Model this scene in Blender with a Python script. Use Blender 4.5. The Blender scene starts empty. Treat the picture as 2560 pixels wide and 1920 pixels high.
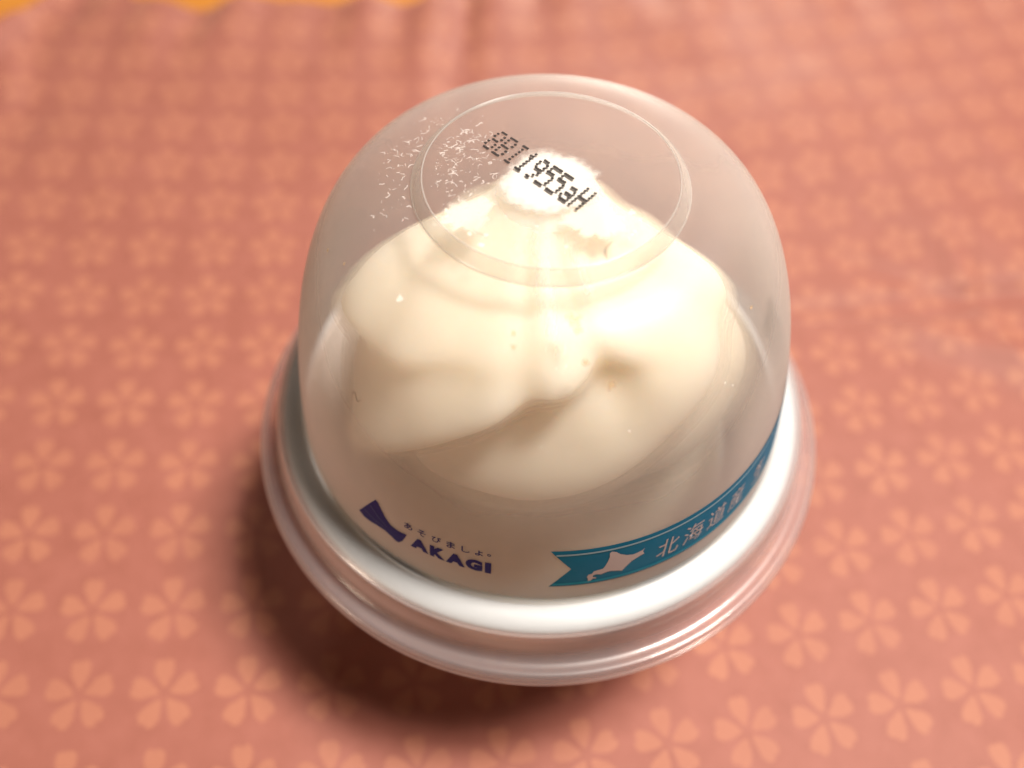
import bpy, bmesh, math, random
from mathutils import Vector, Matrix, noise

random.seed(7)
R = math.radians
MM = 0.001                       # everything below is measured in millimetres
scene = bpy.context.scene
COL = scene.collection

# ------------------------------------------------------------------ camera
cd = bpy.data.cameras.new("camera")
cam = bpy.data.objects.new("camera", cd)
COL.objects.link(cam)
c_r = Vector((0.99787379, 0.06469447, 0.00790676))
c_u = Vector((-0.05729115, 0.81283684, 0.57966714))
c_f = Vector((-0.03107435, 0.57888764, -0.814815))
m = Matrix((c_r, c_u, -c_f)).transposed().to_4x4()
m.translation = Vector((0.0, -76.603, 114.0)) * MM
cam.matrix_world = m
cd.sensor_width = 36.0
cd.lens = 36.0 * 2185.0 / 2560.0
cd.clip_start = 0.005
cd.clip_end = 10.0
cd.dof.use_dof = True
cd.dof.focus_distance = 101.5 * MM
cd.dof.aperture_fstop = 9.5
scene.camera = cam

# ------------------------------------------------------------------ light
world = bpy.data.worlds.new("World")
scene.world = world
world.use_nodes = True
bg = world.node_tree.nodes["Background"]
bg.inputs[0].default_value = (1.0, 0.58, 0.34, 1)
bg.inputs[1].default_value = 0.004


def lamp(name, loc, target, size, power, color):
    ld = bpy.data.lights.new(name, 'AREA')
    ld.shape = 'DISK'
    ld.size = size
    ld.energy = power
    ld.color = color
    o = bpy.data.objects.new(name, ld)
    COL.objects.link(o)
    o.location = loc
    o.rotation_euler = (Vector(target) - Vector(loc)).to_track_quat('-Z', 'Y').to_euler()
    return o


# round ceiling lamp, high up to the right of the table
lamp("ceiling_lamp", (0.31, 0.05, 0.84), (0, 0, 0), 0.20, 21.5, (1.0, 0.94, 0.86))
# added wider, weaker fill light from behind, brightens the far cloth
lamp("back_fill", (0.12, 0.80, 0.17), (0, 0.15, 0), 0.24, 3.3, (1.0, 0.90, 0.78))

# added low, soft warm fill from the left front, brightens the dome wall
lamp("side_fill", (-0.92, -0.62, 0.13), (0, 0, 0.02), 0.26, 5.4, (1.0, 0.80, 0.62))

vs = scene.view_settings
vs.view_transform = 'Standard'
vs.look = 'None'
vs.exposure = 0.0
vs.gamma = 1.0
vs.use_curve_mapping = False
cy = scene.cycles
cy.use_denoising = True
cy.max_bounces = 7
cy.transparent_max_bounces = 32
cy.diffuse_bounces = 5
cy.glossy_bounces = 3
cy.use_adaptive_sampling = True
cy.adaptive_threshold = 0.02
cy.sample_clamp_indirect = 6.0
cy.caustics_reflective = False
cy.caustics_refractive = False


# ------------------------------------------------------------------ helpers
def mat(name):
    mt = bpy.data.materials.new(name)
    mt.use_nodes = True
    nt = mt.node_tree
    nt.nodes.clear()
    out = nt.nodes.new('ShaderNodeOutputMaterial')
    return mt, nt, out


def N(nt, kind, **kw):
    n = nt.nodes.new(kind)
    for k, v in kw.items():
        setattr(n, k, v)
    return n


def val(nt, x):
    return x


def MATH(nt, op, a, b=None, c=None, clamp=False):
    n = nt.nodes.new('ShaderNodeMath')
    n.operation = op
    n.use_clamp = clamp
    for i, x in enumerate((a, b, c)):
        if x is None:
            continue
        if isinstance(x, (int, float)):
            n.inputs[i].default_value = x
        else:
            nt.links.new(x, n.inputs[i])
    return n.outputs[0]


def mesh_obj(name, verts, faces, material, parent=None, smooth=True, sharp=None):
    me = bpy.data.meshes.new(name)
    me.from_pydata([tuple(c * MM for c in v) for v in verts], [], faces)
    me.validate()
    bm = bmesh.new()
    bm.from_mesh(me)
    bmesh.ops.recalc_face_normals(bm, faces=bm.faces)
    bm.to_mesh(me)
    bm.free()
    if smooth:
        me.polygons.foreach_set("use_smooth", [True] * len(me.polygons))
        if sharp:
            me.set_sharp_from_angle(angle=R(sharp))
    me.materials.append(material)
    o = bpy.data.objects.new(name, me)
    COL.objects.link(o)
    if parent:
        o.parent = parent
    return o


def thing(name, label, cat, loc=(0, 0, 0)):
    o = bpy.data.objects.new(name, None)
    o.empty_display_size = 0.01
    COL.objects.link(o)
    o.location = Vector(loc) * MM
    o['label'] = label
    o['category'] = cat
    return o


def tag(o, label, cat):
    o['label'] = label
    o['category'] = cat
    return o


def lerp_tab(tab, x):
    if x <= tab[0][0]:
        return tab[0][1]
    for (a, b), (c, d) in zip(tab, tab[1:]):
        if x <= c:
            t = (x - a) / (c - a)
            return b + (d - b) * t
    return tab[-1][1]


def smooth_tab(tab, x):
    """Catmull-Rom through a table of (x, y)."""
    n = len(tab)
    if x <= tab[0][0]:
        return tab[0][1]
    if x >= tab[-1][0]:
        return tab[-1][1]
    for i in range(n - 1):
        x0, x1 = tab[i][0], tab[i + 1][0]
        if x0 <= x <= x1:
            h = x1 - x0
            t = (x - x0) / h
            def slope(k):
                a, b = max(k - 1, 0), min(k + 1, n - 1)
                return (tab[b][1] - tab[a][1]) / (tab[b][0] - tab[a][0])
            m0, m1 = slope(i) * h, slope(i + 1) * h
            t2, t3 = t * t, t * t * t
            return ((2 * t3 - 3 * t2 + 1) * tab[i][1] + (t3 - 2 * t2 + t) * m0
                    + (-2 * t3 + 3 * t2) * tab[i + 1][1] + (t3 - t2) * m1)


def catmull(pts, k=5):
    out = []
    n = len(pts)
    for i in range(n - 1):
        p0, p1, p2, p3 = (Vector(pts[max(i - 1, 0)]), Vector(pts[i]),
                          Vector(pts[i + 1]), Vector(pts[min(i + 2, n - 1)]))
        for j in range(k):
            t = j / k
            out.append(0.5 * ((2 * p1) + (p2 - p0) * t + (2 * p0 - 5 * p1 + 4 * p2 - p3) * t * t
                              + (3 * p1 - p0 - 3 * p2 + p3) * t ** 3))
    out.append(Vector(pts[-1]))
    return out


def shell(prof, thick):
    """closed (r, z) loop: the outer profile and the same moved inwards."""
    inner = []
    for i, q in enumerate(prof):
        a, b = prof[max(i - 1, 0)], prof[min(i + 1, len(prof) - 1)]
        d = Vector((b[0] - a[0], b[1] - a[1])).normalized()
        nrm = Vector((-d[1], d[0]))
        inner.append((max(q[0] + nrm[0] * thick, 0.0), q[1] + nrm[1] * thick))
    return [tuple(q) for q in prof] + inner[::-1]


def revolve(loop, seg=192, close=True):
    verts, faces = [], []
    n = len(loop)
    for j in range(seg):
        a = 2 * math.pi * j / seg
        ca, sa = math.cos(a), math.sin(a)
        for r, z in loop:
            verts.append((r * ca, r * sa, z))
    for j in range(seg):
        j2 = (j + 1) % seg
        for i in range(n if close else n - 1):
            i2 = (i + 1) % n
            faces.append((j * n + i, j2 * n + i, j2 * n + i2, j * n + i2))
    return verts, faces


def weld(o, d=1e-6):
    bm = bmesh.new()
    bm.from_mesh(o.data)
    bmesh.ops.remove_doubles(bm, verts=bm.verts, dist=d)
    bmesh.ops.dissolve_degenerate(bm, edges=bm.edges, dist=d)
    bmesh.ops.recalc_face_normals(bm, faces=bm.faces)
    bm.to_mesh(o.data)
    bm.free()


# ------------------------------------------------------------------ materials
FLOOR = -34.0                     # height of the cloth under the cup


def make_cloth():
    mt, nt, out = mat("cloth_print")
    uv = N(nt, 'ShaderNodeUVMap', uv_map="pattern")
    sep = N(nt, 'ShaderNodeSeparateXYZ')
    tc = N(nt, 'ShaderNodeTexCoord')
    # fuzzy weave wobble along the printed edges
    wob = N(nt, 'ShaderNodeTexNoise')
    wob.inputs['Scale'].default_value = 16.0
    wob.inputs['Detail'].default_value = 4.0
    nt.links.new(uv.outputs[0], wob.inputs['Vector'])
    sub = N(nt, 'ShaderNodeVectorMath', operation='SUBTRACT')
    nt.links.new(wob.outputs['Color'], sub.inputs[0])
    sub.inputs[1].default_value = (0.5, 0.5, 0.5)
    scl = N(nt, 'ShaderNodeVectorMath', operation='SCALE')
    nt.links.new(sub.outputs[0], scl.inputs[0])
    scl.inputs['Scale'].default_value = 0.05
    add = N(nt, 'ShaderNodeVectorMath', operation='ADD')
    nt.links.new(uv.outputs[0], add.inputs[0])
    nt.links.new(scl.outputs[0], add.inputs[1])
    nt.links.new(add.outputs[0], sep.inputs[0])
    px = MATH(nt, 'SUBTRACT', MATH(nt, 'FRACT', MATH(nt, 'ADD', sep.outputs[0], 100.5)), 0.5)
    py = MATH(nt, 'SUBTRACT', MATH(nt, 'FRACT', MATH(nt, 'ADD', sep.outputs[1], 100.5)), 0.5)
    rad = MATH(nt, 'SQRT', MATH(nt, 'ADD', MATH(nt, 'MULTIPLY', px, px), MATH(nt, 'MULTIPLY', py, py)))
    ang = MATH(nt, 'ARCTAN2', py, px)
    # five petals; first axis at about 100 degrees
    k = 2 * math.pi / 5
    a = MATH(nt, 'ADD', ang, 4 * math.pi - R(95.0) + k / 2)
    am = MATH(nt, 'SUBTRACT', MATH(nt, 'MODULO', a, k), k / 2)
    lx = MATH(nt, 'MULTIPLY', rad, MATH(nt, 'COSINE', am))
    ly = MATH(nt, 'ABSOLUTE', MATH(nt, 'MULTIPLY', rad, MATH(nt, 'SINE', am)))
    fc = N(nt, 'ShaderNodeFloatCurve')
    cv = fc.mapping.curves[0]
    pts = [(0.0, 0.0), (0.12, 0.0), (0.20, 0.18), (0.40, 0.46), (0.60, 0.67), (0.76, 0.68), (0.88, 0.42), (0.92, 0.0), (1.0, 0.0)]
    cv.points[0].location = pts[0]
    cv.points[1].location = pts[-1]
    for q in pts[1:-1]:
        cv.points.new(*q)
    fc.mapping.update()
    nt.links.new(MATH(nt, 'MULTIPLY', lx, 2.2, clamp=True), fc.inputs['Value'])
    w = MATH(nt, 'MULTIPLY', fc.outputs[0], 0.175)
    edge = MATH(nt, 'SUBTRACT', w, ly)
    notch = MATH(nt, 'SUBTRACT', MATH(nt, 'MULTIPLY_ADD', ly, 1.1, 0.378), lx)
    edge = MATH(nt, 'MINIMUM', edge, notch)
    mask = N(nt, 'ShaderNodeMapRange', interpolation_type='SMOOTHSTEP')
    nt.links.new(edge, mask.inputs['Value'])
    mask.inputs['From Min'].default_value = -0.012
    mask.inputs['From Max'].default_value = 0.014
    # ground colour with faint threads
    wv = N(nt, 'ShaderNodeTexNoise')
    wv.inputs['Scale'].default_value = 3.0
    wv.inputs['Detail'].default_value = 6.0
    nt.links.new(uv.outputs[0], wv.inputs['Vector'])
    ramp = N(nt, 'ShaderNodeValToRGB')
    ramp.color_ramp.elements[0].position = 0.3
    ramp.color_ramp.elements[0].color = (0.238, 0.076, 0.052, 1)
    ramp.color_ramp.elements[1].position = 0.7
    ramp.color_ramp.elements[1].color = (0.268, 0.090, 0.064, 1)
    nt.links.new(wv.outputs[0], ramp.inputs[0])
    mixc = N(nt, 'ShaderNodeMix', data_type='RGBA')
    wear = N(nt, 'ShaderNodeTexNoise')
    wear.inputs['Scale'].default_value = 0.9
    wear.inputs['Detail'].default_value = 5.0
    nt.links.new(uv.outputs[0], wear.inputs['Vector'])
    wr = N(nt, 'ShaderNodeMapRange')
    nt.links.new(wear.outputs[0], wr.inputs['Value'])
    wr.inputs['From Min'].default_value = 0.3
    wr.inputs['From Max'].default_value = 0.7
    wr.inputs['To Min'].default_value = 0.65
    wr.inputs['To Max'].default_value = 1.0
    nt.links.new(MATH(nt, 'MULTIPLY', mask.outputs[0], wr.outputs[0]), mixc.inputs['Factor'])
    nt.links.new(ramp.outputs[0], mixc.inputs['A'])
    mixc.inputs['B'].default_value = (0.325, 0.122, 0.074, 1)
    # twill weave
    mp = N(nt, 'ShaderNodeMapping')
    mp.inputs['Rotation'].default_value = (0, 0, R(35))
    nt.links.new(uv.outputs[0], mp.inputs['Vector'])
    t1 = N(nt, 'ShaderNodeTexWave', wave_type='BANDS', bands_direction='X')
    t1.inputs['Scale'].default_value = 8.5
    t1.inputs['Distortion'].default_value = 0.6
    t1.inputs['Detail'].default_value = 1.0
    t1.inputs['Detail Scale'].default_value = 4.0
    nt.links.new(mp.outputs[0], t1.inputs['Vector'])
    t2 = N(nt, 'ShaderNodeTexWave', wave_type='BANDS', bands_direction='Y')
    t2.inputs['Scale'].default_value = 11.0
    t2.inputs['Distortion'].default_value = 0.6
    nt.links.new(uv.outputs[0], t2.inputs['Vector'])
    wsum = MATH(nt, 'ADD', MATH(nt, 'MULTIPLY', t1.outputs['Fac'], 0.7), MATH(nt, 'MULTIPLY', t2.outputs['Fac'], 0.5))
    thr = N(nt, 'ShaderNodeMapRange')
    nt.links.new(wsum, thr.inputs['Value'])
    thr.inputs['From Max'].default_value = 1.2
    thr.inputs['To Min'].default_value = 0.90
    thr.inputs['To Max'].default_value = 1.06
    mul = N(nt, 'ShaderNodeMix', data_type='RGBA', blend_type='MULTIPLY')
    mul.inputs['Factor'].default_value = 1.0
    nt.links.new(mixc.outputs['Result'], mul.inputs['A'])
    nt.links.new(thr.outputs[0], mul.inputs['B'])
    bmp = N(nt, 'ShaderNodeBump')
    bmp.inputs['Strength'].default_value = 0.35
    bmp.inputs['Distance'].default_value = 0.00012
    nt.links.new(wsum, bmp.inputs['Height'])
    b = N(nt, 'ShaderNodeBsdfPrincipled')
    nt.links.new(mul.outputs['Result'], b.inputs['Base Color'])
    nt.links.new(bmp.outputs[0], b.inputs['Normal'])
    b.inputs['Roughness'].default_value = 0.6
    b.inputs['Specular IOR Level'].default_value = 0.32
    b.inputs['Sheen Weight'].default_value = 0.15
    b.inputs['Sheen Roughness'].default_value = 0.4
    b.inputs['Sheen Tint'].default_value = (1.0, 0.8, 0.7, 1)
    nt.links.new(b.outputs[0], out.inputs[0])
    return mt


def make_wood():
    mt, nt, out = mat("table_wood")
    tc = N(nt, 'ShaderNodeTexCoord')
    mp = N(nt, 'ShaderNodeMapping')
    mp.inputs['Scale'].default_value = (4, 40, 40)
    nt.links.new(tc.outputs['Object'], mp.inputs['Vector'])
    nz = N(nt, 'ShaderNodeTexNoise')
    nz.inputs['Scale'].default_value = 3.0
    nz.inputs['Detail'].default_value = 8.0
    nt.links.new(mp.outputs[0], nz.inputs['Vector'])
    ramp = N(nt, 'ShaderNodeValToRGB')
    ramp.color_ramp.elements[0].color = (0.36, 0.13, 0.018, 1)
    ramp.color_ramp.elements[1].color = (0.50, 0.20, 0.035, 1)
    nt.links.new(nz.outputs[0], ramp.inputs[0])
    b = N(nt, 'ShaderNodeBsdfPrincipled')
    nt.links.new(ramp.outputs[0], b.inputs['Base Color'])
    b.inputs['Roughness'].default_value = 0.4
    nt.links.new(b.outputs[0], out.inputs[0])
    return mt


def make_plastic(name, haze, tint, rough, hazecol=(0.56, 0.53, 0.53), spec=1.0, bump=0.0, rough2=None, fwd=0.6, fwdcol=(0.60, 0.57, 0.56), lower=None):
    """thin clear plastic wall: see-through, a little milky, glossy on top."""
    mt, nt, out = mat(name)
    lw = N(nt, 'ShaderNodeLayerWeight')
    lw.inputs['Blend'].default_value = 0.5
    f = lw.outputs['Facing']
    cosv = MATH(nt, 'MAXIMUM', MATH(nt, 'SUBTRACT', 1.0, f), 0.30)
    # milky share grows with the length of the path through the wall
    clear = MATH(nt, 'POWER', 1.0 - haze, MATH(nt, 'DIVIDE', 1.0, cosv))
    tc = N(nt, 'ShaderNodeTexCoord')
    nz = N(nt, 'ShaderNodeTexNoise')
    nz.inputs['Scale'].default_value = 60.0
    nz.inputs['Detail'].default_value = 5.0
    nt.links.new(tc.outputs['Object'], nz.inputs['Vector'])
    var = MATH(nt, 'MULTIPLY_ADD', nz.outputs[0], 0.5, 0.75)
    if lower:
        # the wall is frosted more and more towards the cup
        sz = N(nt, 'ShaderNodeSeparateXYZ')
        nt.links.new(tc.outputs['Object'], sz.inputs[0])
        lr = N(nt, 'ShaderNodeMapRange', interpolation_type='SMOOTHSTEP')
        nt.links.new(sz.outputs[2], lr.inputs['Value'])
        lr.inputs['From Min'].default_value = 0.016
        lr.inputs['From Max'].default_value = 0.046
        lr.inputs['To Min'].default_value = lower[0]
        lr.inputs['To Max'].default_value = lower[1]
        var = MATH(nt, 'MULTIPLY', var, lr.outputs[0])
    hz = MATH(nt, 'MULTIPLY', MATH(nt, 'SUBTRACT', 1.0, clear), var, clamp=True)
    tr = N(nt, 'ShaderNodeBsdfTransparent')
    tr.inputs[0].default_value = (*tint, 1)
    df = N(nt, 'ShaderNodeBsdfDiffuse')
    df.inputs[0].default_value = (*hazecol, 1)
    tl = N(nt, 'ShaderNodeBsdfTranslucent')
    tl.inputs[0].default_value = (*fwdcol, 1)
    m1 = N(nt, 'ShaderNodeMixShader')
    m1.inputs[0].default_value = fwd
    nt.links.new(df.outputs[0], m1.inputs[1])
    nt.links.new(tl.outputs[0], m1.inputs[2])
    m2 = N(nt, 'ShaderNodeMixShader')
    nt.links.new(hz, m2.inputs[0])
    nt.links.new(tr.outputs[0], m2.inputs[1])
    nt.links.new(m1.outputs[0], m2.inputs[2])
    gl = N(nt, 'ShaderNodeBsdfGlossy')
    gl.inputs['Roughness'].default_value = rough
    if bump:
        nb = N(nt, 'ShaderNodeTexNoise')
        nb.inputs['Scale'].default_value = 900.0
        nt.links.new(tc.outputs['Object'], nb.inputs['Vector'])
        bp = N(nt, 'ShaderNodeBump')
        bp.inputs['Strength'].default_value = bump
        bp.inputs['Distance'].default_value = 0.0001
        nt.links.new(nb.outputs[0], bp.inputs['Height'])
        nt.links.new(bp.outputs[0], gl.inputs['Normal'])
    if rough2:
        g2 = N(nt, 'ShaderNodeBsdfGlossy')
        g2.inputs['Roughness'].default_value = rough2
        gm = N(nt, 'ShaderNodeMixShader')
        gm.inputs[0].default_value = 0.65
        nt.links.new(gl.outputs[0], gm.inputs[1])
        nt.links.new(g2.outputs[0], gm.inputs[2])
        gl = gm
    fr = MATH(nt, 'MULTIPLY_ADD', MATH(nt, 'POWER', f, 5.0), 0.7 * spec, 0.04 * spec)
    m3 = N(nt, 'ShaderNodeMixShader')
    nt.links.new(fr, m3.inputs[0])
    nt.links.new(m2.outputs[0], m3.inputs[1])
    nt.links.new(gl.outputs[0], m3.inputs[2])
    nt.links.new(m3.outputs[0], out.inputs[0])
    return mt


def make_simple(name, color, rough=0.5, spec=0.5, sss=0.0, sss_r=(1, 0.8, 0.6), sss_s=0.002, noise_amt=0.0, nscale=200.0, alpha=1.0, bump=0.0, bscale=300.0):
    mt, nt, out = mat(name)
    b = N(nt, 'ShaderNodeBsdfPrincipled')
    b.inputs['Base Color'].default_value = (*color, 1)
    b.inputs['Roughness'].default_value = rough
    b.inputs['Specular IOR Level'].default_value = spec
    b.inputs['Alpha'].default_value = alpha
    tc = N(nt, 'ShaderNodeTexCoord')
    if sss:
        b.inputs['Subsurface Weight'].default_value = sss
        b.inputs['Subsurface Radius'].default_value = sss_r
        b.inputs['Subsurface Scale'].default_value = sss_s
    nz = N(nt, 'ShaderNodeTexNoise')
    nz.inputs['Scale'].default_value = nscale
    nz.inputs['Detail'].default_value = 4.0
    nt.links.new(tc.outputs['Object'], nz.inputs['Vector'])
    mr = N(nt, 'ShaderNodeMapRange')
    nt.links.new(nz.outputs[0], mr.inputs['Value'])
    mr.inputs['From Min'].default_value = 0.3
    mr.inputs['From Max'].default_value = 0.7
    mr.inputs['To Min'].default_value = 1.0 - noise_amt
    mr.inputs['To Max'].default_value = 1.0
    mx = N(nt, 'ShaderNodeMix', data_type='RGBA', blend_type='MULTIPLY')
    mx.inputs['Factor'].default_value = 1.0
    mx.inputs['A'].default_value = (*color, 1)
    nt.links.new(mr.outputs[0], mx.inputs['B'])
    nt.links.new(mx.outputs['Result'], b.inputs['Base Color'])
    if bump:
        nb = N(nt, 'ShaderNodeTexNoise')
        nb.inputs['Scale'].default_value = bscale
        nb.inputs['Detail'].default_value = 5.0
        nt.links.new(tc.outputs['Object'], nb.inputs['Vector'])
        bp = N(nt, 'ShaderNodeBump')
        bp.inputs['Strength'].default_value = bump
        bp.inputs['Distance'].default_value = 0.0004
        nt.links.new(nb.outputs[0], bp.inputs['Height'])
        nt.links.new(bp.outputs[0], b.inputs['Normal'])
    nt.links.new(b.outputs[0], out.inputs[0])
    return mt


M_cloth = make_cloth()
M_wood = make_wood()
M_dome = make_plastic("milky_plastic", 0.18, (0.97, 0.96, 0.955), 0.42, hazecol=(0.60, 0.545, 0.525), spec=0.32, fwd=0.45, fwdcol=(0.50, 0.46, 0.44), lower=(1.6, 0.45))
M_flare = make_plastic("clear_plastic_shoulder", 0.14, (0.985, 0.98, 0.975), 0.12, hazecol=(0.74, 0.73, 0.74), spec=2.6, rough2=0.42, fwd=0.4, fwdcol=(0.85, 0.84, 0.84))
M_brim = make_plastic("clear_plastic", 0.16, (0.93, 0.87, 0.85), 0.08, hazecol=(0.60, 0.54, 0.54), spec=0.8, rough2=0.35, fwd=0.4, fwdcol=(0.85, 0.8, 0.8))
M_cup = make_simple("white_cup_board", (0.66, 0.675, 0.69), rough=0.40, spec=0.8, noise_amt=0.03)
M_ice = make_simple("ice_cream", (0.865, 0.80, 0.655), rough=0.5, spec=0.3, sss=1.0, sss_s=0.018, noise_amt=0.05, nscale=250, bump=0.25, bscale=500)
M_smear = make_simple("ice_cream_film", (0.95, 0.90, 0.78), rough=0.4, spec=0.4, noise_amt=0.06)
M_smear2 = make_simple("ice_cream_film_thin", (0.93, 0.87, 0.73), rough=0.4, spec=0.4, noise_amt=0.06, alpha=0.6)
M_frost = make_simple("frost", (0.93, 0.90, 0.87), rough=0.3, spec=0.6, alpha=0.28)
M_teal = make_simple("teal_ink", (0.0, 0.115, 0.215), rough=0.5, spec=0.08, noise_amt=0.08, nscale=300)
M_line = make_simple("pale_ink", (0.19, 0.31, 0.38), rough=0.5, spec=0.1)
M_cyan = make_simple("cyan_ink", (0.0, 0.19, 0.29), rough=0.5, spec=0.1)
M_knock = make_simple("grey_ink", (0.36, 0.32, 0.32), rough=0.5, spec=0.1)
M_knock2 = make_simple("grey_letter_ink", (0.27, 0.29, 0.33), rough=0.5, spec=0.1)
M_navy = make_simple("navy_ink", (0.011, 0.012, 0.105), rough=0.5, spec=0.08)
M_navyline = make_simple("navy_light_ink", (0.05, 0.06, 0.16), rough=0.5, spec=0.1)
M_black = make_simple("black_ink", (0.012, 0.006, 0.005), rough=0.5)
M_hair = make_simple("dark_fibre", (0.05, 0.025, 0.02), rough=0.5)

# ------------------------------------------------------------------ table and cloth
tv = [(-900, -500, -40), (900, -500, -40), (900, 700, -40), (-900, 700, -40),
      (-900, -500, -70), (900, -500, -70), (900, 700, -70), (-900, 700, -70)]
tf = [(0, 1, 2, 3), (4, 7, 6, 5), (0, 4, 5, 1), (1, 5, 6, 2), (2, 6, 7, 3), (3, 7, 4, 0)]
tv = [(x, y, z + 40 + FLOOR - 1.2) for x, y, z in tv]
table = mesh_obj("table_top", tv, tf, M_wood, smooth=False)
table['kind'] = 'structure'
table['label'] = "warm orange brown wooden table under the pink cloth"

EDGE = [(x_, y_ - 4.0) for x_, y_ in [(-260, 95), (-200, 112), (-170, 114), (-163, 124), (-158, 136), (-153.5, 151), (-150, 164), (-144, 168), (-133, 167),
        (-125, 163), (-119.5, 161.5), (-110.7, 160.4), (-102.6, 161.4), (-95.9, 163.5), (-84, 165.6), (-60, 166.2),
        (-40, 168), (-33, 176), (-20, 182), (40, 190), (260, 215)]]


def gauss(d, w):
    return math.exp(-(d / w) ** 2)


def seg_dist(x, y, ax, ay, bx, by):
    dx, dy = bx - ax, by - ay
    L2 = dx * dx + dy * dy
    t = ((x - ax) * dx + (y - ay) * dy) / L2
    tc = min(max(t, 0.0), 1.0)
    side = ((x - ax) * dy - (y - ay) * dx) / math.sqrt(L2)
    end = math.hypot(x - ax - dx * t, y - ay - dy * t) if False else 0
    over = max(-t, t - 1, 0) * math.sqrt(L2)
    return side, over


FOLDS = [  # ax, ay, bx, by, height, width, fade at the ends
    (-27, 128, -29, 182, -2.6, 4.5, 14),
    (-37, 140, -39, 180, 1.8, 7, 16),
    (50, 51, 82, 55, -2.0, 3.2, 10),
    (80, 55.5, 114, 61.5, -3.2, 2.8, 7),
    (84, 47, 104, 40, 1.9, 5.0, 10),
    (93, 70, 99, 44, 0.8, 3.0, 8),
    (70, 68, 84, 62, -1.0, 3.0, 8),
    (60, 120, 120, 60, 1.2, 12, 25),
    (20, 110, 70, 80, -0.9, 10, 22),
    (-150, 70, -90, 20, 0.7, 8, 25),
    (-130, 20, -60, -10, 0.5, 9, 20),
    (-160, 145, -148, 120, 2.2, 6, 12),
    (-150, 140, -140, 110, -1.4, 6, 14),
    (30, 160, 110, 110, 1.6, 12, 25),
    (80, -42, 120, -30, 0.8, 8, 14),
]


def cloth_h(x, y):
    h = 0.0
    for ax, ay, bx, by, a, w, e in FOLDS:
        s, o = seg_dist(x, y, ax, ay, bx, by)
        h += a * gauss(s, w) * gauss(o, e)
    n1 = noise.noise((x / 38.0, y / 38.0, 3.1))
    n2 = noise.noise((x / 14.0, y / 14.0, 9.7))
    far = min(max((y - 20) / 120.0, 0.0), 1.0)
    h += (0.7 + 1.2 * far) * n1 + (0.15 + 0.35 * far) * n2
    # ripples running into the far hem
    hem = gauss(lerp_tab(EDGE, x) - y, 22)
    h += hem * (1.3 * math.sin(x / 5.2) + 0.9 * math.sin(x / 3.1 + 1.0) + 1.4)
    rr = math.hypot(x, y)
    k = min(max((rr - 30) / 25.0, 0.0), 1.0)
    h += 1.7
    h = 0.5 * (h + math.sqrt(h * h + 0.2)) - 0.2
    return h * k


def uvmap(x, y):
    x, y = x / 100.0, y / 100.0
    u = 7.7831 + 7.4064 * x + 1.3413 * y + 0.1819 * x * x + 0.0285 * x * y - 0.0546 * y * y
    v = -4.862 - 1.1825 * x + 6.9218 * y - 0.4278 * x * x - 0.0195 * x * y + 0.0007 * y * y
    return u, v


NX, NY = 340, 260
X0, X1, Y0 = -230.0, 210.0, -120.0
cv_, cf_, cuv = [], [], []
for j in range(NY + 1):
    for i in range(NX + 1):
        x = X0 + (X1 - X0) * i / NX
        y = Y0 + (smooth_tab(EDGE, x) - Y0) * j / NY
        cv_.append((x, y, FLOOR + cloth_h(x, y)))
        cuv.append(uvmap(x, y))
nn = NX + 1
for j in range(NY):
    for i in range(NX):
        cf_.append((j * nn + i, j * nn + i + 1, (j + 1) * nn + i + 1, (j + 1) * nn + i))
cloth = mesh_obj("tablecloth", cv_, cf_, M_cloth)
lay = cloth.data.uv_layers.new(name="pattern")
for lp in cloth.data.loops:
    lay.data[lp.index].uv = cuv[lp.vertex_index]
if cloth.data.polygons[0].normal.z < 0:
    cloth.data.flip_normals()
sm = cloth.modifiers.new("thickness", 'SOLIDIFY')
sm.thickness = 0.0004
sm.offset = -1
tag(cloth, "dusty pink cloth printed with rows of peach cherry blossoms", "tablecloth")

# ------------------------------------------------------------------ paper cup
cup = thing("ice_cream_cup", "white cup under the clear lid, standing on the pink cloth", "cup", (0, 0, FLOOR + 0.6))
z0 = FLOOR + 0.6
wall = [(26.4, 0.0), (26.6, 0.2), (29.0, 10.0), (32.6, 24.0), (34.6, 36.0), (35.2, 39.0)]
v, f = revolve(shell([tuple(q) for q in catmull([(a, b, 0) for a, b in wall], 4)] and [(q[0], q[1]) for q in catmull([(a, b, 0) for a, b in wall], 4)], 0.7), 128)
M_cupwall = make_simple("warm_white_cup_board", (0.78, 0.70, 0.64), rough=0.5, noise_amt=0.04)
o = mesh_obj("cup_wall", v, f, M_cupwall, cup, sharp=40)
rim = []
for i in range(20):
    a = 2 * math.pi * i / 20
    rim.append((36.5 + 1.75 * math.cos(a), 39.6 + 1.05 * math.sin(a) - 0.35 * math.cos(a)))
v, f = revolve(rim, 160)
mesh_obj("cup_rim", v, f, M_cup, cup)
v, f = revolve([(0.0, 2.2), (25.9, 2.2), (25.9, 1.5), (0.0, 1.5)], 96)
o = mesh_obj("cup_base", v, f, M_cup, cup, sharp=40)
weld(o)

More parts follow.
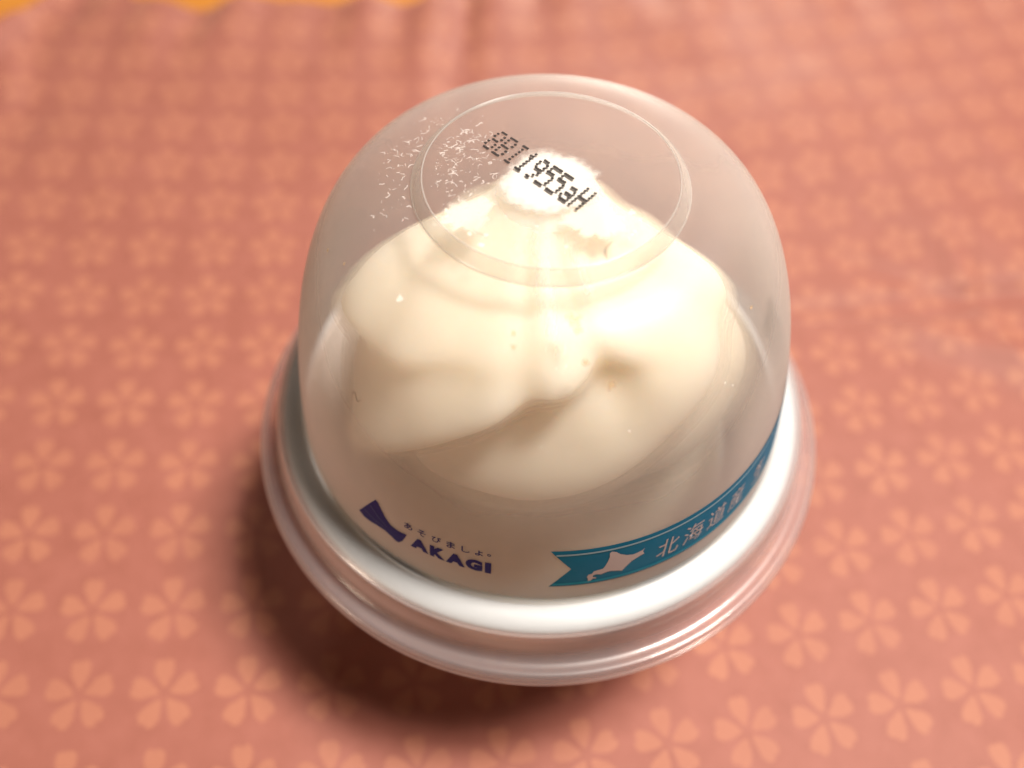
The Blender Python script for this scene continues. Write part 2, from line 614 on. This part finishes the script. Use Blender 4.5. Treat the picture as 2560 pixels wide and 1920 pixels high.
# ------------------------------------------------------------------ soft-serve ice cream
PROF = [(-28.0, 25.0), (-10, 29.2), (-5, 30.0), (-3.0, 28.0), (0.0, 24.5), (5.0, 22.0), (10, 21.5), (14, 23.0), (18, 25.6), (24, 26.4),
        (30, 25.0), (34, 23.2), (37, 20.9), (40, 17.4), (42.5, 12.8), (44.3, 9.2), (45.6, 6.8), (46.3, 5.6)]
PROF_BACK = [(-28.0, 25.0), (-10, 29.2), (-5, 30.0), (-3.0, 27.5), (0.0, 23.5), (5.0, 22.5), (10, 23.5), (14, 24.5), (18, 25.0), (22, 23.6), (25, 21.2),
             (28, 18.4), (31, 15.6), (34, 12.8), (37, 10.0), (40, 8.0), (43, 6.6), (45.6, 5.8), (46.3, 5.4)]
EDGES = [
    # (theta, z) lines under which the coil folds in: depth, width
    ([(-185, -4), (-155, 9.0), (-128, 22.2), (-109, 29.7), (-94, 34.7), (-84, 36.6), (-70, 38.0)], 4.3, 4.6),
    ([(-150, 10), (-106, 18.5), (-92, 19.6), (-72, 23.0), (-55, 27.5), (-39, 31.5), (-15, 36.0)], 3.0, 5.0),
    ([(-195, 29), (-155, 32.0), (-140, 33.0), (-121, 36.7), (-100, 38.9)], 1.3, 3.5),
    ([(-60, 9), (-20, 17), (15, 26.0), (50, 33), (90, 37)], 2.2, 5.0),
    ([(20, 6), (60, 16), (100, 25.0), (140, 32), (180, 36)], 2.4, 5.0),
    ([(100, 8), (140, 18), (175, 25), (205, 30)], 2.0, 5.0),
]
GROOVES = [
    ([(45.4, -108), (44.0, -101), (41.2, -95.7), (37.8, -94.5), (35.5, -93.5)], 1.35, 4.8),
    ([(45.4, -82), (42.2, -77.7), (38.8, -71), (35.9, -68.5), (33.0, -67)], 1.6, 5.6),
    ([(45.0, -40), (41, -32), (37, -27), (32, -24)], 1.2, 8.0),
    ([(45.0, -160), (41, -152), (37, -147), (33, -143)], 1.0, 8.0),
    ([(45.0, 30), (40, 40), (34, 46)], 1.3, 8.0),
    ([(45.0, 100), (40, 110), (34, 116)], 1.3, 8.0),
    ([(45.0, 150), (40, 160), (34, 166)], 1.3, 8.0),
]


def ice_r(th, z, soft=1.0):
    wf = min(1.0, max(0.0, (0.30 - math.sin(R(th))) / 0.62))
    wf = wf * wf * (3 - 2 * wf)
    r = smooth_tab(PROF, z) * wf + smooth_tab(PROF_BACK, z) * (1 - wf)
    d = 0.0
    for line, A, w in EDGES:
        for sh in (-360, 0, 360):
            t = th + sh
            a0, a1 = line[0][0], line[-1][0]
            if t < a0 - 30 or t > a1 + 30:
                continue
            fade = min(1.0, max(0.0, (t - a0 + 30) / 45)) * min(1.0, max(0.0, (a1 + 30 - t) / 45))
            fade = fade * fade * (3 - 2 * fade)
            e = smooth_tab(line, t)
            u = (z - e) / w
            g = math.tanh(1.7 * u) * math.exp(-abs(u) / 1.2) * 1.5
            d += A * fade * g
    for line, A, w in GROOVES:
        zz = [q[0] for q in line]
        lo, hi = min(zz), max(zz)
        fade = min(1.0, max(0.0, (z - lo + 4) / 6)) * min(1.0, max(0.0, (hi + 2 - z) / 3))
        tl = smooth_tab(sorted(line), z)
        dt = (th - tl + 180) % 360 - 180
        d -= A * fade * math.exp(-(dt / w) ** 2)
        d += 0.35 * A * fade * math.exp(-((abs(dt) - 2.2 * w) / (1.3 * w)) ** 2)
    d += 0.35 * noise.noise((math.cos(R(th)) * 2.2, math.sin(R(th)) * 2.2, z / 9.0))
    top = min(1.0, max(0.0, (46.6 - z) / 3.5))
    bot = min(1.0, max(0.0, (z + 1.0) / 6.0))
    return r + soft * d * (0.15 + 0.85 * top) * bot


def dome_lim(z):
    return 32.6 if z < 20 else 32.6 - (z - 20) ** 2 * 0.021


zs = []
z = 2.0
for i in range(9):
    zs.append(-28 + i * 2.2)
for i in range(110):
    zs.append(-8.0 + (46.3 + 8.0) * (i / 109.0))
SEG = 240
iv, iff = [], []
for z in zs:
    k = min(1.0, max(0.0, (z - 30) / 16.0))
    for j in range(SEG):
        th = -180 + 360.0 * j / SEG
        r = ice_r(th, z)
        iv.append((r * math.cos(R(th)), r * math.sin(R(th)) - 1.4 * k, z))
for i in range(len(zs) - 1):
    for j in range(SEG):
        j2 = (j + 1) % SEG
        iff.append((i * SEG + j, i * SEG + j2, (i + 1) * SEG + j2, (i + 1) * SEG + j))
base = (len(zs) - 1) * SEG
# flattened tip that touches the lid
prev = base
for rr, zz in ((0.8, 46.75), (0.45, 46.9)):
    n0 = len(iv)
    for j in range(SEG):
        x, y, _ = iv[base + j]
        iv.append((x * rr, (y + 1.4) * rr - 1.4, zz))
    for j in range(SEG):
        j2 = (j + 1) % SEG
        iff.append((prev + j, prev + j2, n0 + j2, n0 + j))
    prev = n0
iv.append((0, -1.4, 46.95))
for j in range(SEG):
    iff.append((prev + j, prev + (j + 1) % SEG, len(iv) - 1))
iv.append((0, 0, -28.0))
for j in range(SEG):
    iff.append((j, len(iv) - 1, (j + 1) % SEG))
ice = mesh_obj("soft_serve_ice_cream", iv, iff, M_ice)
tag(ice, "creamy white soft serve swirl inside the clear dome", "ice cream")

# added see-through shells soften the swirl's outline and shading, each farther out and smoother
M_veil = make_simple("blur_film", (0.88, 0.815, 0.67), rough=0.9, spec=0.0, alpha=0.13, noise_amt=0.04)
VZ = [-2 + 48.0 * i / 63 for i in range(64)]
VS = 120
for off, soft in ((0.4, 0.97), (0.8, 0.92), (1.25, 0.86), (1.75, 0.8)):
    vv, vf = [], []
    for z in VZ:
        k = min(1.0, max(0.0, (z - 30) / 16.0))
        top = min(1.0, max(0.0, (45.5 - z) / 9.0))
        o_ = 0.04 + off * top * min(1.0, max(0.2, (z + 2) / 10.0))
        for j in range(VS):
            th = -180 + 360.0 * j / VS
            r = min(ice_r(th, z, soft) + o_, dome_lim(z))
            vv.append((r * math.cos(R(th)), r * math.sin(R(th)) - 1.4 * k, z))
    for i in range(len(VZ) - 1):
        for j in range(VS):
            j2 = (j + 1) % VS
            vf.append((i * VS + j, i * VS + j2, (i + 1) * VS + j2, (i + 1) * VS + j))
    o = mesh_obj("blur_shell", vv, vf, M_veil, ice)
    o['kind'] = 'stuff'

# ------------------------------------------------------------------ clear lid
lid = thing("plastic_lid", "clear dome lid with blue ribbon print covering the ice cream", "lid", (0, 0, 0))
RT, ZT, RL, ZL = 14.3, 47.7, 15.8, 46.2
n_, rs, zs_ = 2.626, 35.815, -23.037
dome_side = []
for i in range(200):
    a = math.pi / 2 * i / 199
    r = RL + (rs - RL) * math.cos(a) ** (2 / n_)
    z = zs_ + (ZL - zs_) * math.sin(a) ** (2 / n_)
    if z >= 8.9:
        dome_side.append((r, z))
# even the spacing of the flat part near the raised disc
prof = [q for q in dome_side if q[0] > 17.2]
tip = [(16.8, 46.18), (16.3, 46.2), (16.05, 46.24), (15.9, 46.34), (15.75, 46.6), (15.0, 47.3), (14.75, 47.52), (14.5, 47.65), (14.2, 47.7), (13.6, 47.7), (10, 47.7), (5, 47.7), (0.0, 47.7)]
DP = prof + tip


def dome_r(z):
    return lerp_tab([(b, a) for a, b in DP if b < 46.0], z)


def top_z(r):
    return lerp_tab(sorted((a, b) for a, b in DP), r)


v, f = revolve(shell(DP, 0.22), 256)
dome = mesh_obj("dome", v, f, M_dome, lid)
weld(dome)
dome.data.set_sharp_from_angle(angle=R(50))
M_edge_highlight = make_plastic("edge_highlight_plastic", 0.30, (0.96, 0.95, 0.94), 0.2, hazecol=(0.8, 0.77, 0.75))  # added milky beads stand in for light caught on the disc edges
for rr_, zz_, tr_ in ((14.62, 47.58, 0.09), (15.9, 46.3, 0.08)):
    ring = [(rr_ + tr_ * math.cos(i * math.pi / 5), zz_ + tr_ * math.sin(i * math.pi / 5)) for i in range(10)]
    v, f = revolve(ring, 192)
    mesh_obj("edge_highlight", v, f, M_edge_highlight, lid)
M_step = make_plastic("milky_step", 0.16, (0.96, 0.95, 0.94), 0.25, hazecol=(0.8, 0.77, 0.74))
v, f = revolve([(15.92, 46.42), (15.80, 46.66), (15.04, 47.38), (14.80, 47.58)], 192, close=False)
mesh_obj("disc_step", v, f, M_step, lid)

BR = [(34.85, 8.86), (35.15, 8.66), (35.8, 8.42), (37.0, 7.95), (38.1, 7.45), (38.8, 6.9), (39.15, 6.0), (39.35, 4.8), (39.5, 3.2), (39.75, 2.0),
      (40.3, 1.35), (41.0, 1.2), (41.6, 1.3), (42.1, 1.25), (42.5, 0.95), (42.75, 0.4), (42.8, -0.3), (42.7, -0.9)]
bp = [(q[0], q[1]) for q in catmull([(a, b, 0) for a, b in BR], 4)]
cut = 23                          # the shoulder over the cup rim, then the skirt and the brim
for nm, pts, mt_ in (("shoulder", bp[:cut], M_flare), ("brim", bp[cut - 1:], M_brim)):
    v, f = revolve(shell(pts[::-1], 0.55), 256)
    o = mesh_obj(nm, v, f, mt_, lid)
    o.data.set_sharp_from_angle(angle=R(50))


# -- prints on the dome: (theta in degrees, z) on the outside of the wall
def on_dome(th, z, off):
    r = dome_r(z) + off
    return (r * math.cos(R(th)), r * math.sin(R(th)), z)


def strip(name, th0, th1, zlo, zhi, off, material, parent, step=0.75, lo_end=None, nz=4):
    """band round the dome; lo_end(t) gives the starting theta for a height share t."""
    verts, faces = [], []
    nt_ = int((th1 - th0) / step)
    for i in range(nt_ + 1):
        for k in range(nz + 1):
            t = k / nz
            a = th0 if lo_end is None else lo_end(t)
            b = th1
            th = a + (b - a) * i / nt_
            verts.append(on_dome(th, zlo + (zhi - zlo) * t, off))
    for i in range(nt_):
        for k in range(nz):
            q = i * (nz + 1) + k
            faces.append((q, q + nz + 1, q + nz + 2, q + 1))
    return mesh_obj(name, verts, faces, material, parent)


def print_poly(name, pts2d, off, material, parent):
    """flat outline in (theta, z) put on the dome, cut fine enough to follow it."""
    bm = bmesh.new()
    vs_ = [bm.verts.new((a, b, 0)) for a, b in pts2d]
    bm.faces.new(vs_)
    bmesh.ops.triangulate(bm, faces=bm.faces)
    for _ in range(2):
        bmesh.ops.subdivide_edges(bm, edges=[e for e in bm.edges if e.calc_length() > 0.8], cuts=1)
        bmesh.ops.triangulate(bm, faces=bm.faces)
    bm.verts.index_update()
    verts = [on_dome(q.co.x, q.co.y, off) for q in bm.verts]
    faces = [[w_.index for w_ in fc.verts] for fc in bm.faces]
    bm.free()
    return mesh_obj(name, verts, faces, material, parent)


DEG = 180 / math.pi / 34.0        # degrees per mm round the dome


def text_mesh(body, bold=0.0):
    cu = bpy.data.curves.new("text", 'FONT')
    cu.body = body
    cu.size = 1.0
    cu.offset = bold
    cu.resolution_u = 4
    to = bpy.data.objects.new("text", cu)
    COL.objects.link(to)
    bpy.context.view_layer.update()
    dg = bpy.context.evaluated_depsgraph_get()
    me = bpy.data.meshes.new_from_object(to.evaluated_get(dg))
    vs_ = [tuple(q.co) for q in me.vertices]
    fs_ = [list(q.vertices) for q in me.polygons]
    bpy.data.objects.remove(to)
    bpy.data.curves.remove(cu)
    bpy.data.meshes.remove(me)
    return vs_, fs_


def print_text(name, body, th0, th1, zlo, zhi, off, material, parent, bold=0.0, slant=0.0):
    vs_, fs_ = text_mesh(body, bold)
    xs = [q[0] for q in vs_]
    ys = [q[1] for q in vs_]
    x0, x1, y0, y1 = min(xs), max(xs), min(ys), max(ys)
    bm = bmesh.new()
    bv = [bm.verts.new((th0 + (q[0] - x0) / (x1 - x0) * (th1 - th0) + slant * (q[1] - y0) / (y1 - y0),
                        zlo + (q[1] - y0) / (y1 - y0) * (zhi - zlo), 0)) for q in vs_]
    for q in fs_:
        try:
            bm.faces.new([bv[i] for i in q])
        except ValueError:
            pass
    bmesh.ops.triangulate(bm, faces=bm.faces)
    for _ in range(2):
        bmesh.ops.subdivide_edges(bm, edges=[e for e in bm.edges if e.calc_length() > 1.2], cuts=1)
        bmesh.ops.triangulate(bm, faces=bm.faces)
    bm.verts.index_update()
    verts = [on_dome(q.co.x, q.co.y, off) for q in bm.verts]
    faces = [[w_.index for w_ in fc.verts] for fc in bm.faces]
    bm.free()
    return mesh_obj(name, verts, faces, material, parent)


# ribbon with swallow-tail end
ZB, ZR = 12.15, 20.0
tail = lambda t: -85.8 + 4.4 * (1 - abs(2 * t - 1))
ribbon = strip("ribbon_print", -85.8, 15, ZB, ZR, 0.05, M_teal, lid, lo_end=tail, nz=8)
ribbon['label'] = "teal ribbon printed round the dome with a forked end"
strip("ribbon_stripe", -84.6, 14, 19.0, 19.32, 0.09, M_line, ribbon)
strip("ribbon_stripe", -85.0, 14, 12.5, 12.95, 0.09, M_cyan, ribbon)

# island silhouette on the ribbon: outline traced in zoomed pixels, then put on the dome
isl = [(850, 690), (905, 695), (960, 722), (1040, 738), (1120, 738), (1190, 718), (1235, 702), (1262, 680), (1240, 715), (1262, 745),
       (1215, 762), (1160, 790), (1110, 815), (1070, 850), (1030, 890), (1000, 922), (960, 915), (905, 915), (850, 915), (800, 930),
       (745, 952), (690, 950), (655, 965), (650, 985), (690, 990), (700, 1000), (655, 1005), (630, 1030), (600, 1042), (598, 1010),
       (582, 985), (600, 958), (640, 945), (660, 915), (710, 900), (765, 885), (790, 850), (815, 800), (832, 750), (828, 710)]


def isl_map(a, b):
    # affine frame of the traced picture: theta and z of four known corners
    th = -73.3 + (a - 850) * (6.9 / 390.0)
    base_top = 688 - (a - 850) * 0.175
    z = 18.75 - (b - base_top) * 0.0191
    return th, z


print_poly("island_print", [isl_map(a, b) for a, b in isl], 0.09, M_knock, ribbon)
for ch, tc_, w_, zc in (("北", -60.6, 5.2, 15.6), ("海", -54.2, 5.2, 15.7), ("道", -47.6, 5.2, 15.7), ("産", -41.1, 5.2, 15.7), ("生", -32.0, 5.2, 15.7)):
    print_text("letter_print", ch, tc_ - w_ / 2, tc_ + w_ / 2, zc - 1.85, zc + 1.85, 0.09, M_knock, ribbon, bold=0.0, slant=0.6)

# maker's mark
emb = [(-129.9, 13.6), (-128.6, 15.0), (-126.6, 17.2), (-124.6, 19.2), (-123.9, 19.0), (-122.9, 17.9), (-121.8, 16.8), (-120.6, 15.95), (-119.2, 15.75),
       (-117.9, 15.75), (-116.4, 15.95), (-117.0, 14.9), (-117.6, 13.9), (-118.6, 13.0), (-119.4, 12.95), (-120.6, 13.4), (-122.2, 13.75), (-124.4, 13.6), (-126.6, 13.2), (-128.4, 13.1)]
logo = print_poly("logo_emblem", emb, 0.05, M_navy, lid)
logo['label'] = "navy fan shaped emblem printed on the dome"
for q in ([(-128.1, 15.1), (-127.9, 15.25), (-125.0, 14.75), (-122.4, 14.55), (-122.4, 14.42), (-125.1, 14.58)],
          [(-126.2, 17.1), (-126.0, 17.3), (-123.6, 16.0), (-121.4, 15.1), (-121.4, 14.95), (-123.7, 15.8)]):
    print_poly("emblem_line", q, 0.09, M_navyline, logo)
for ch, a, b in (("A", -115.5, -111.2), ("K", -110.9, -107.4), ("A", -107.3, -103.1), ("G", -103.0, -99.4), ("I", -98.9, -97.6)):
    print_text("logo_letter", ch, a, b, 13.95, 16.35, 0.05, M_navy, lid, bold=0.075)
for ch, c, hw, hz in (("あ", -116.0, 1.0, 0.62), ("そ", -112.8, 0.95, 0.62), ("び", -109.4, 1.05, 0.62), ("ま", -106.2, 0.95, 0.65), ("し", -103.0, 0.9, 0.6), ("ょ", -100.2, 0.85, 0.55), ("。", -98.1, 0.4, 0.25)):
    print_text("slogan_letter", ch, c - hw, c + hw, 18.0 - hz, 18.0 + hz, 0.05, M_navy, lid, bold=0.012)

# dotted batch code on the raised disc
GL = {
    '8': [".###.", "#...#", "#...#", ".###.", "#...#", "#...#", ".###."],
    'B': ["####.", "#...#", "#...#", "####.", "#...#", "#...#", "####."],
    'I': [".###.", "..#..", "..#..", "..#..", "..#..", "..#..", ".###."],
    '1': ["..#..", ".##..", "..#..", "..#..", "..#..", "..#..", ".###."],
    '9': [".###.", "#...#", "#...#", ".####", "....#", "...#.", ".##.."],
    '5': ["#####", "#....", "####.", "....#", "....#", "....#", "####."],
    'a': [".....", ".....", ".###.", "....#", ".####", "#...#", ".####"],
    'H': ["#...#", "#...#", "#...#", "#####", "#...#", "#...#", "#...#"],
}
bx = Vector((0.752, -0.660))
by = Vector((0.615, 0.789))
start = Vector((-6.72, 4.97))
stepv = (Vector((3.57, -4.06)) - start) / 8.0
for k, ch in enumerate("8BI1955aH"):
    verts, faces = [], []
    for row, line in enumerate(GL[ch]):
        for c, s in enumerate(line):
            if s != '#':
                continue
            p = start + stepv * k + bx * ((c - 2) * 0.272) + by * ((3 - row) * 0.545)
            p = p + Vector((random.uniform(-.02, .02), random.uniform(-.02, .02)))
            n0 = len(verts)
            rad_ = random.uniform(0.185, 0.212)
            z = ZT + 0.02 + 0.0025 * c
            for q in range(12):
                a = math.pi * 2 * q / 12
                d = bx * math.cos(a) * rad_ * 1.05 + by * math.sin(a) * rad_ * 0.98
                verts.append((p.x + d.x, p.y + d.y, z))
            faces.append(tuple(range(n0, n0 + 12)))
    mesh_obj("date_code_letter", verts, faces, M_black, lid, smooth=False)


# -- ice cream stuck to the inside of the lid, thinning out towards its edge
def make_film(name, color, amax):
    mt, nt, out = mat(name)
    b = N(nt, 'ShaderNodeBsdfPrincipled')
    b.inputs['Base Color'].default_value = (*color, 1)
    b.inputs['Roughness'].default_value = 0.45
    b.inputs['Specular IOR Level'].default_value = 0.3
    at = N(nt, 'ShaderNodeAttribute', attribute_name="film")
    tc = N(nt, 'ShaderNodeTexCoord')
    nz = N(nt, 'ShaderNodeTexNoise')
    nz.inputs['Scale'].default_value = 1300.0
    nz.inputs['Detail'].default_value = 8.0
    nt.links.new(tc.outputs['Object'], nz.inputs['Vector'])
    al = MATH(nt, 'ADD', at.outputs['Fac'], MATH(nt, 'MULTIPLY', MATH(nt, 'SUBTRACT', nz.outputs[0], 0.5), 0.7))
    mr = N(nt, 'ShaderNodeMapRange', interpolation_type='SMOOTHSTEP')
    nt.links.new(al, mr.inputs['Value'])
    mr.inputs['From Min'].default_value = 0.08
    mr.inputs['From Max'].default_value = 0.95
    mr.inputs['To Max'].default_value = amax
    nt.links.new(mr.outputs[0], b.inputs['Alpha'])
    nt.links.new(b.outputs[0], out.inputs[0])
    return mt


M_film = make_film("ice_cream_film", (0.68, 0.66, 0.61), 1.0)
M_film2 = make_film("ice_cream_film_thin", (0.80, 0.76, 0.66), 0.7)
M_film3 = make_film("ice_cream_film_wet", (0.90, 0.86, 0.76), 0.45)


def blob(name, cx, cyy, rx, ry, rot, material, parent, seed, z=None, jag=0.16, n=72):
    verts, faces, film = [], [], []
    zz = (ZT - 0.25) if z is None else z
    rings = ((1.08, 0.0), (0.94, 0.28), (0.8, 0.66), (0.62, 1.0), (0.25, 1.1))
    for s, fv_ in rings:
        for i in range(n):
            a = 2 * math.pi * i / n
            w_ = 1 + jag * noise.noise((math.cos(a) * 1.4 + seed, math.sin(a) * 1.4, seed)) + 0.5 * jag * noise.noise((math.cos(a) * 5 + seed, math.sin(a) * 5, 2.0))
            x, y = rx * s * w_ * math.cos(a), ry * s * w_ * math.sin(a)
            x, y = x * math.cos(rot) - y * math.sin(rot), x * math.sin(rot) + y * math.cos(rot)
            verts.append((cx + x, cyy + y, zz - 0.01 * (1 - s)))
            film.append(fv_)
    for k in range(len(rings) - 1):
        for i in range(n):
            i2 = (i + 1) % n
            faces.append((k * n + i, k * n + i2, (k + 1) * n + i2, (k + 1) * n + i))
    k = len(rings) - 1
    faces.append(tuple(range(k * n, (k + 1) * n)))
    o = mesh_obj(name, verts, faces, material, parent)
    at = o.data.attributes.new("film", 'FLOAT', 'POINT')
    at.data.foreach_set("value", film)
    return o


blob("ice_cream_smear", -0.1, -1.3, 6.3, 5.5, 0.2, M_film, lid, 1.3)
blob("ice_cream_smear", 5.1, -6.6, 3.9, 3.2, 0.5, M_film2, lid, 4.1, z=ZT - 0.27, jag=0.45)
blob("ice_cream_smear", -8.6, -7.4, 3.8, 2.8, 0.6, M_film3, lid, 11.6, z=ZT - 0.31, jag=0.6)
for i, (x, y, r_) in enumerate(((9.0, -5.6, 0.5), (9.9, -6.6, 0.3), (9.3, -8.4, 0.3), (9.0, -8.9, 0.25), (-6.6, -10.2, 0.4), (-8.3, -10.1, 0.36), (-6.9, -11.6, 0.45), (-11.0, -7.6, 0.36), (-11.2, -6.6, 0.26), (2.0, -11.2, 0.28))):
    blob("droplet", x, y, r_, r_ * 0.8, i, M_film2, lid, 9.0 + i, jag=0.3, n=20)

# frost needles under the plastic: far too many to count
fv, ff = [], []


def needle(x, y, ang, steps, wd):
    pts = [(x, y)]
    for s in range(steps):
        L = random.uniform(0.14, 0.5)
        x += L * math.cos(ang)
        y += L * math.sin(ang)
        pts.append((x, y))
        ang += random.choice((-1.3, -0.9, -0.4, 0.3, 0.8, 1.3))
    for (ax, ay), (b_x, b_y) in zip(pts, pts[1:]):
        d = Vector((b_x - ax, b_y - ay))
        if d.length < 1e-4:
            continue
        d.normalize()
        w_ = wd * random.uniform(0.6, 1.3)
        nx, ny = -d.y * w_, d.x * w_
        n0 = len(fv)
        for (qx, qy) in ((ax + nx, ay + ny), (ax - nx, ay - ny), (b_x - nx, b_y - ny), (b_x + nx, b_y + ny)):
            rr = math.hypot(qx, qy)
            fv.append((qx, qy, top_z(rr) - 0.26))
        for (qx, qy) in (((ax + b_x) / 2, (ay + b_y) / 2),):
            fv.append((qx, qy, top_z(math.hypot(qx, qy)) - 0.36))
        ff.extend([(n0, n0 + 1, n0 + 2, n0 + 3), (n0, n0 + 4, n0 + 1), (n0 + 1, n0 + 4, n0 + 2), (n0 + 2, n0 + 4, n0 + 3), (n0 + 3, n0 + 4, n0)])


cnt = 0
while cnt < 210:
    x, y = random.triangular(-21, -4.8, -11.5), random.triangular(-9, 13, 2.0)
    rr = math.hypot(x, y)
    if rr > 23 or (13.2 < rr < 16.6) or x > -4.8:
        continue
    needle(x, y, random.choice((0.2, 1.6, 0.6, 2.4)) + random.gauss(0, .3), random.choice((1, 1, 1, 2, 2, 3, 4)), random.uniform(0.025, 0.075))
    cnt += 1
for i in range(260):
    x, y = random.gauss(-12.0, 4.6), random.gauss(2.0, 6.0)
    if math.hypot(x, y) < 24 and x < -3.5 and not 13.6 < math.hypot(x, y) < 16.4:
        w_ = random.uniform(0.03, 0.11)
        n0 = len(fv)
        for q in range(5):
            a = q * 2 * math.pi / 5
            qx, qy = x + w_ * random.uniform(0.5, 1.2) * math.cos(a), y + w_ * random.uniform(0.5, 1.2) * math.sin(a)
            fv.append((qx, qy, top_z(math.hypot(qx, qy)) - 0.27))
        ff.append(tuple(range(n0, n0 + 5)))
for i in range(60):
    a = random.uniform(0, 2 * math.pi)
    rr = random.uniform(0, 12.8)
    needle(rr * math.cos(a), rr * math.sin(a), random.uniform(0, 6), 1, random.uniform(0.05, 0.1)) if random.random() < 0.5 and rr * math.sin(a) < -5 else None
frost = mesh_obj("frost", fv, ff, M_frost, lid, smooth=False)
frost['kind'] = 'stuff'
frost['label'] = "fine white frost crystals under the top of the lid"


# small brown smudges and pale droplets on the dome
M_smudge = make_film("brown_smudge", (0.45, 0.30, 0.16), 0.55)
M_drop = make_film("pale_droplet", (0.80, 0.78, 0.74), 0.40)


def dome_spot(name, th, z, rad_, material, seed):
    r0 = dome_r(min(z, 45.9)) if z < 45.9 else 20.0
    n = 16
    verts, faces, film = [], [], []
    c = Vector((r0 * math.cos(R(th)), r0 * math.sin(R(th)), z))
    dz = 0.05
    r1 = dome_r(min(z + dz, 45.9))
    tz = Vector(((r1 - r0) * math.cos(R(th)), (r1 - r0) * math.sin(R(th)), dz)).normalized()
    tt = Vector((-math.sin(R(th)), math.cos(R(th)), 0))
    nr = tt.cross(tz).normalized()
    if nr.dot(Vector((c.x, c.y, 0.5 * r0))) < 0:
        nr = -nr
    for s, fv_ in ((1.1, 0.0), (0.7, 0.7), (0.3, 1.0)):
        for i in range(n):
            a = 2 * math.pi * i / n
            w_ = 1 + 0.7 * noise.noise((math.cos(a) * 1.5 + seed, math.sin(a) * 1.5, seed * 0.7))
            q = c + tt * (math.cos(a) * rad_ * s * w_) + tz * (math.sin(a) * rad_ * s * w_) + nr * 0.04
            verts.append(tuple(q))
            film.append(fv_)
    for k in range(2):
        for i in range(n):
            i2 = (i + 1) % n
            faces.append((k * n + i, k * n + i2, (k + 1) * n + i2, (k + 1) * n + i))
    faces.append(tuple(range(2 * n, 3 * n)))
    o = mesh_obj(name, verts, faces, material, lid)
    at = o.data.attributes.new("film", 'FLOAT', 'POINT')
    at.data.foreach_set("value", film)


for i, (th, z, r_) in enumerate(((-80.9, 45.78, 0.95), (-80.1, 45.4, 0.5), (-73.6, 41.7, 0.5), (-79.0, 43.65, 0.4), (-97.7, 45.15, 0.35), (-97.0, 44.46, 0.3), (-163.0, 41.3, 0.3), (-153.6, 42.8, 0.25), (-30.0, 41.4, 0.3))):
    dome_spot("smudge", th, z, r_, M_smudge, 3.0 + i)
for i, (th, z, r_) in enumerate(((-45.4, 37.3, 0.22), (-43.3, 36.3, 0.18), (-131.4, 44.5, 0.45), (-70.3, 37.0, 0.2), (-88.8, 36.1, 0.15))):
    dome_spot("droplet", th, z, r_, M_drop, 23.0 + i)
for i, (th, z) in enumerate(((-115.8, 42.5), (-114.2, 39.9), (-104.8, 38.7), (-140.0, 37.0), (-60.0, 33.0), (-50.0, 40.0))):
    dome_spot("speck", th, z, 0.055, M_black, 43.0 + i)


# ------------------------------------------------------------------ stray fibres
def fibre(name, pts, rad_, label):
    c = catmull(pts, 6)
    verts, faces = [], []
    for i, p in enumerate(c):
        d = (c[min(i + 1, len(c) - 1)] - c[max(i - 1, 0)]).normalized()
        a = d.cross(Vector((0.3, 0.2, 1))).normalized()
        b = d.cross(a)
        rr = rad_ * (0.5 if i in (0, len(c) - 1) else 1)
        for k in range(6):
            t = k * math.pi / 3
            q = p + a * math.cos(t) * rr + b * math.sin(t) * rr
            verts.append(tuple(q))
    for i in range(len(c) - 1):
        for k in range(6):
            k2 = (k + 1) % 6
            faces.append((i * 6 + k, i * 6 + k2, (i + 1) * 6 + k2, (i + 1) * 6 + k))
    o = mesh_obj(name, verts, faces, M_hair)
    return tag(o, label, "fibre")


def on_top(x, y, off=0.07):
    return (x, y, top_z(math.hypot(x, y)) + off)


fibre("stray_fibre", [on_top(x, y, 0.05) for x, y in ((6.95, -10.4), (6.45, -10.9), (6.15, -11.5), (6.1, -12.2), (6.25, -12.7), (6.3, -13.2))], 0.032,
      "thin curved dark hair across the rim of the raised disc")


def dome_pt(th, z, off=0.05):
    return on_dome(th, z, off)


fibre("stray_fibre", [dome_pt(*q) for q in ((-133.6, 33.2), (-133.4, 33.7), (-132.8, 33.7), (-132.3, 33.2), (-131.8, 32.9), (-131.2, 33.3), (-130.8, 33.5))], 0.03,
      "tiny kinked dark fibre on the left side of the dome")

fibre("stray_fibre", [on_top(x, y, 0.05) for x, y in ((-8.0, -9.6), (-7.5, -10.1), (-6.9, -10.4), (-6.3, -10.9))], 0.022,
      "short pale brown hair at the lower left of the raised disc")
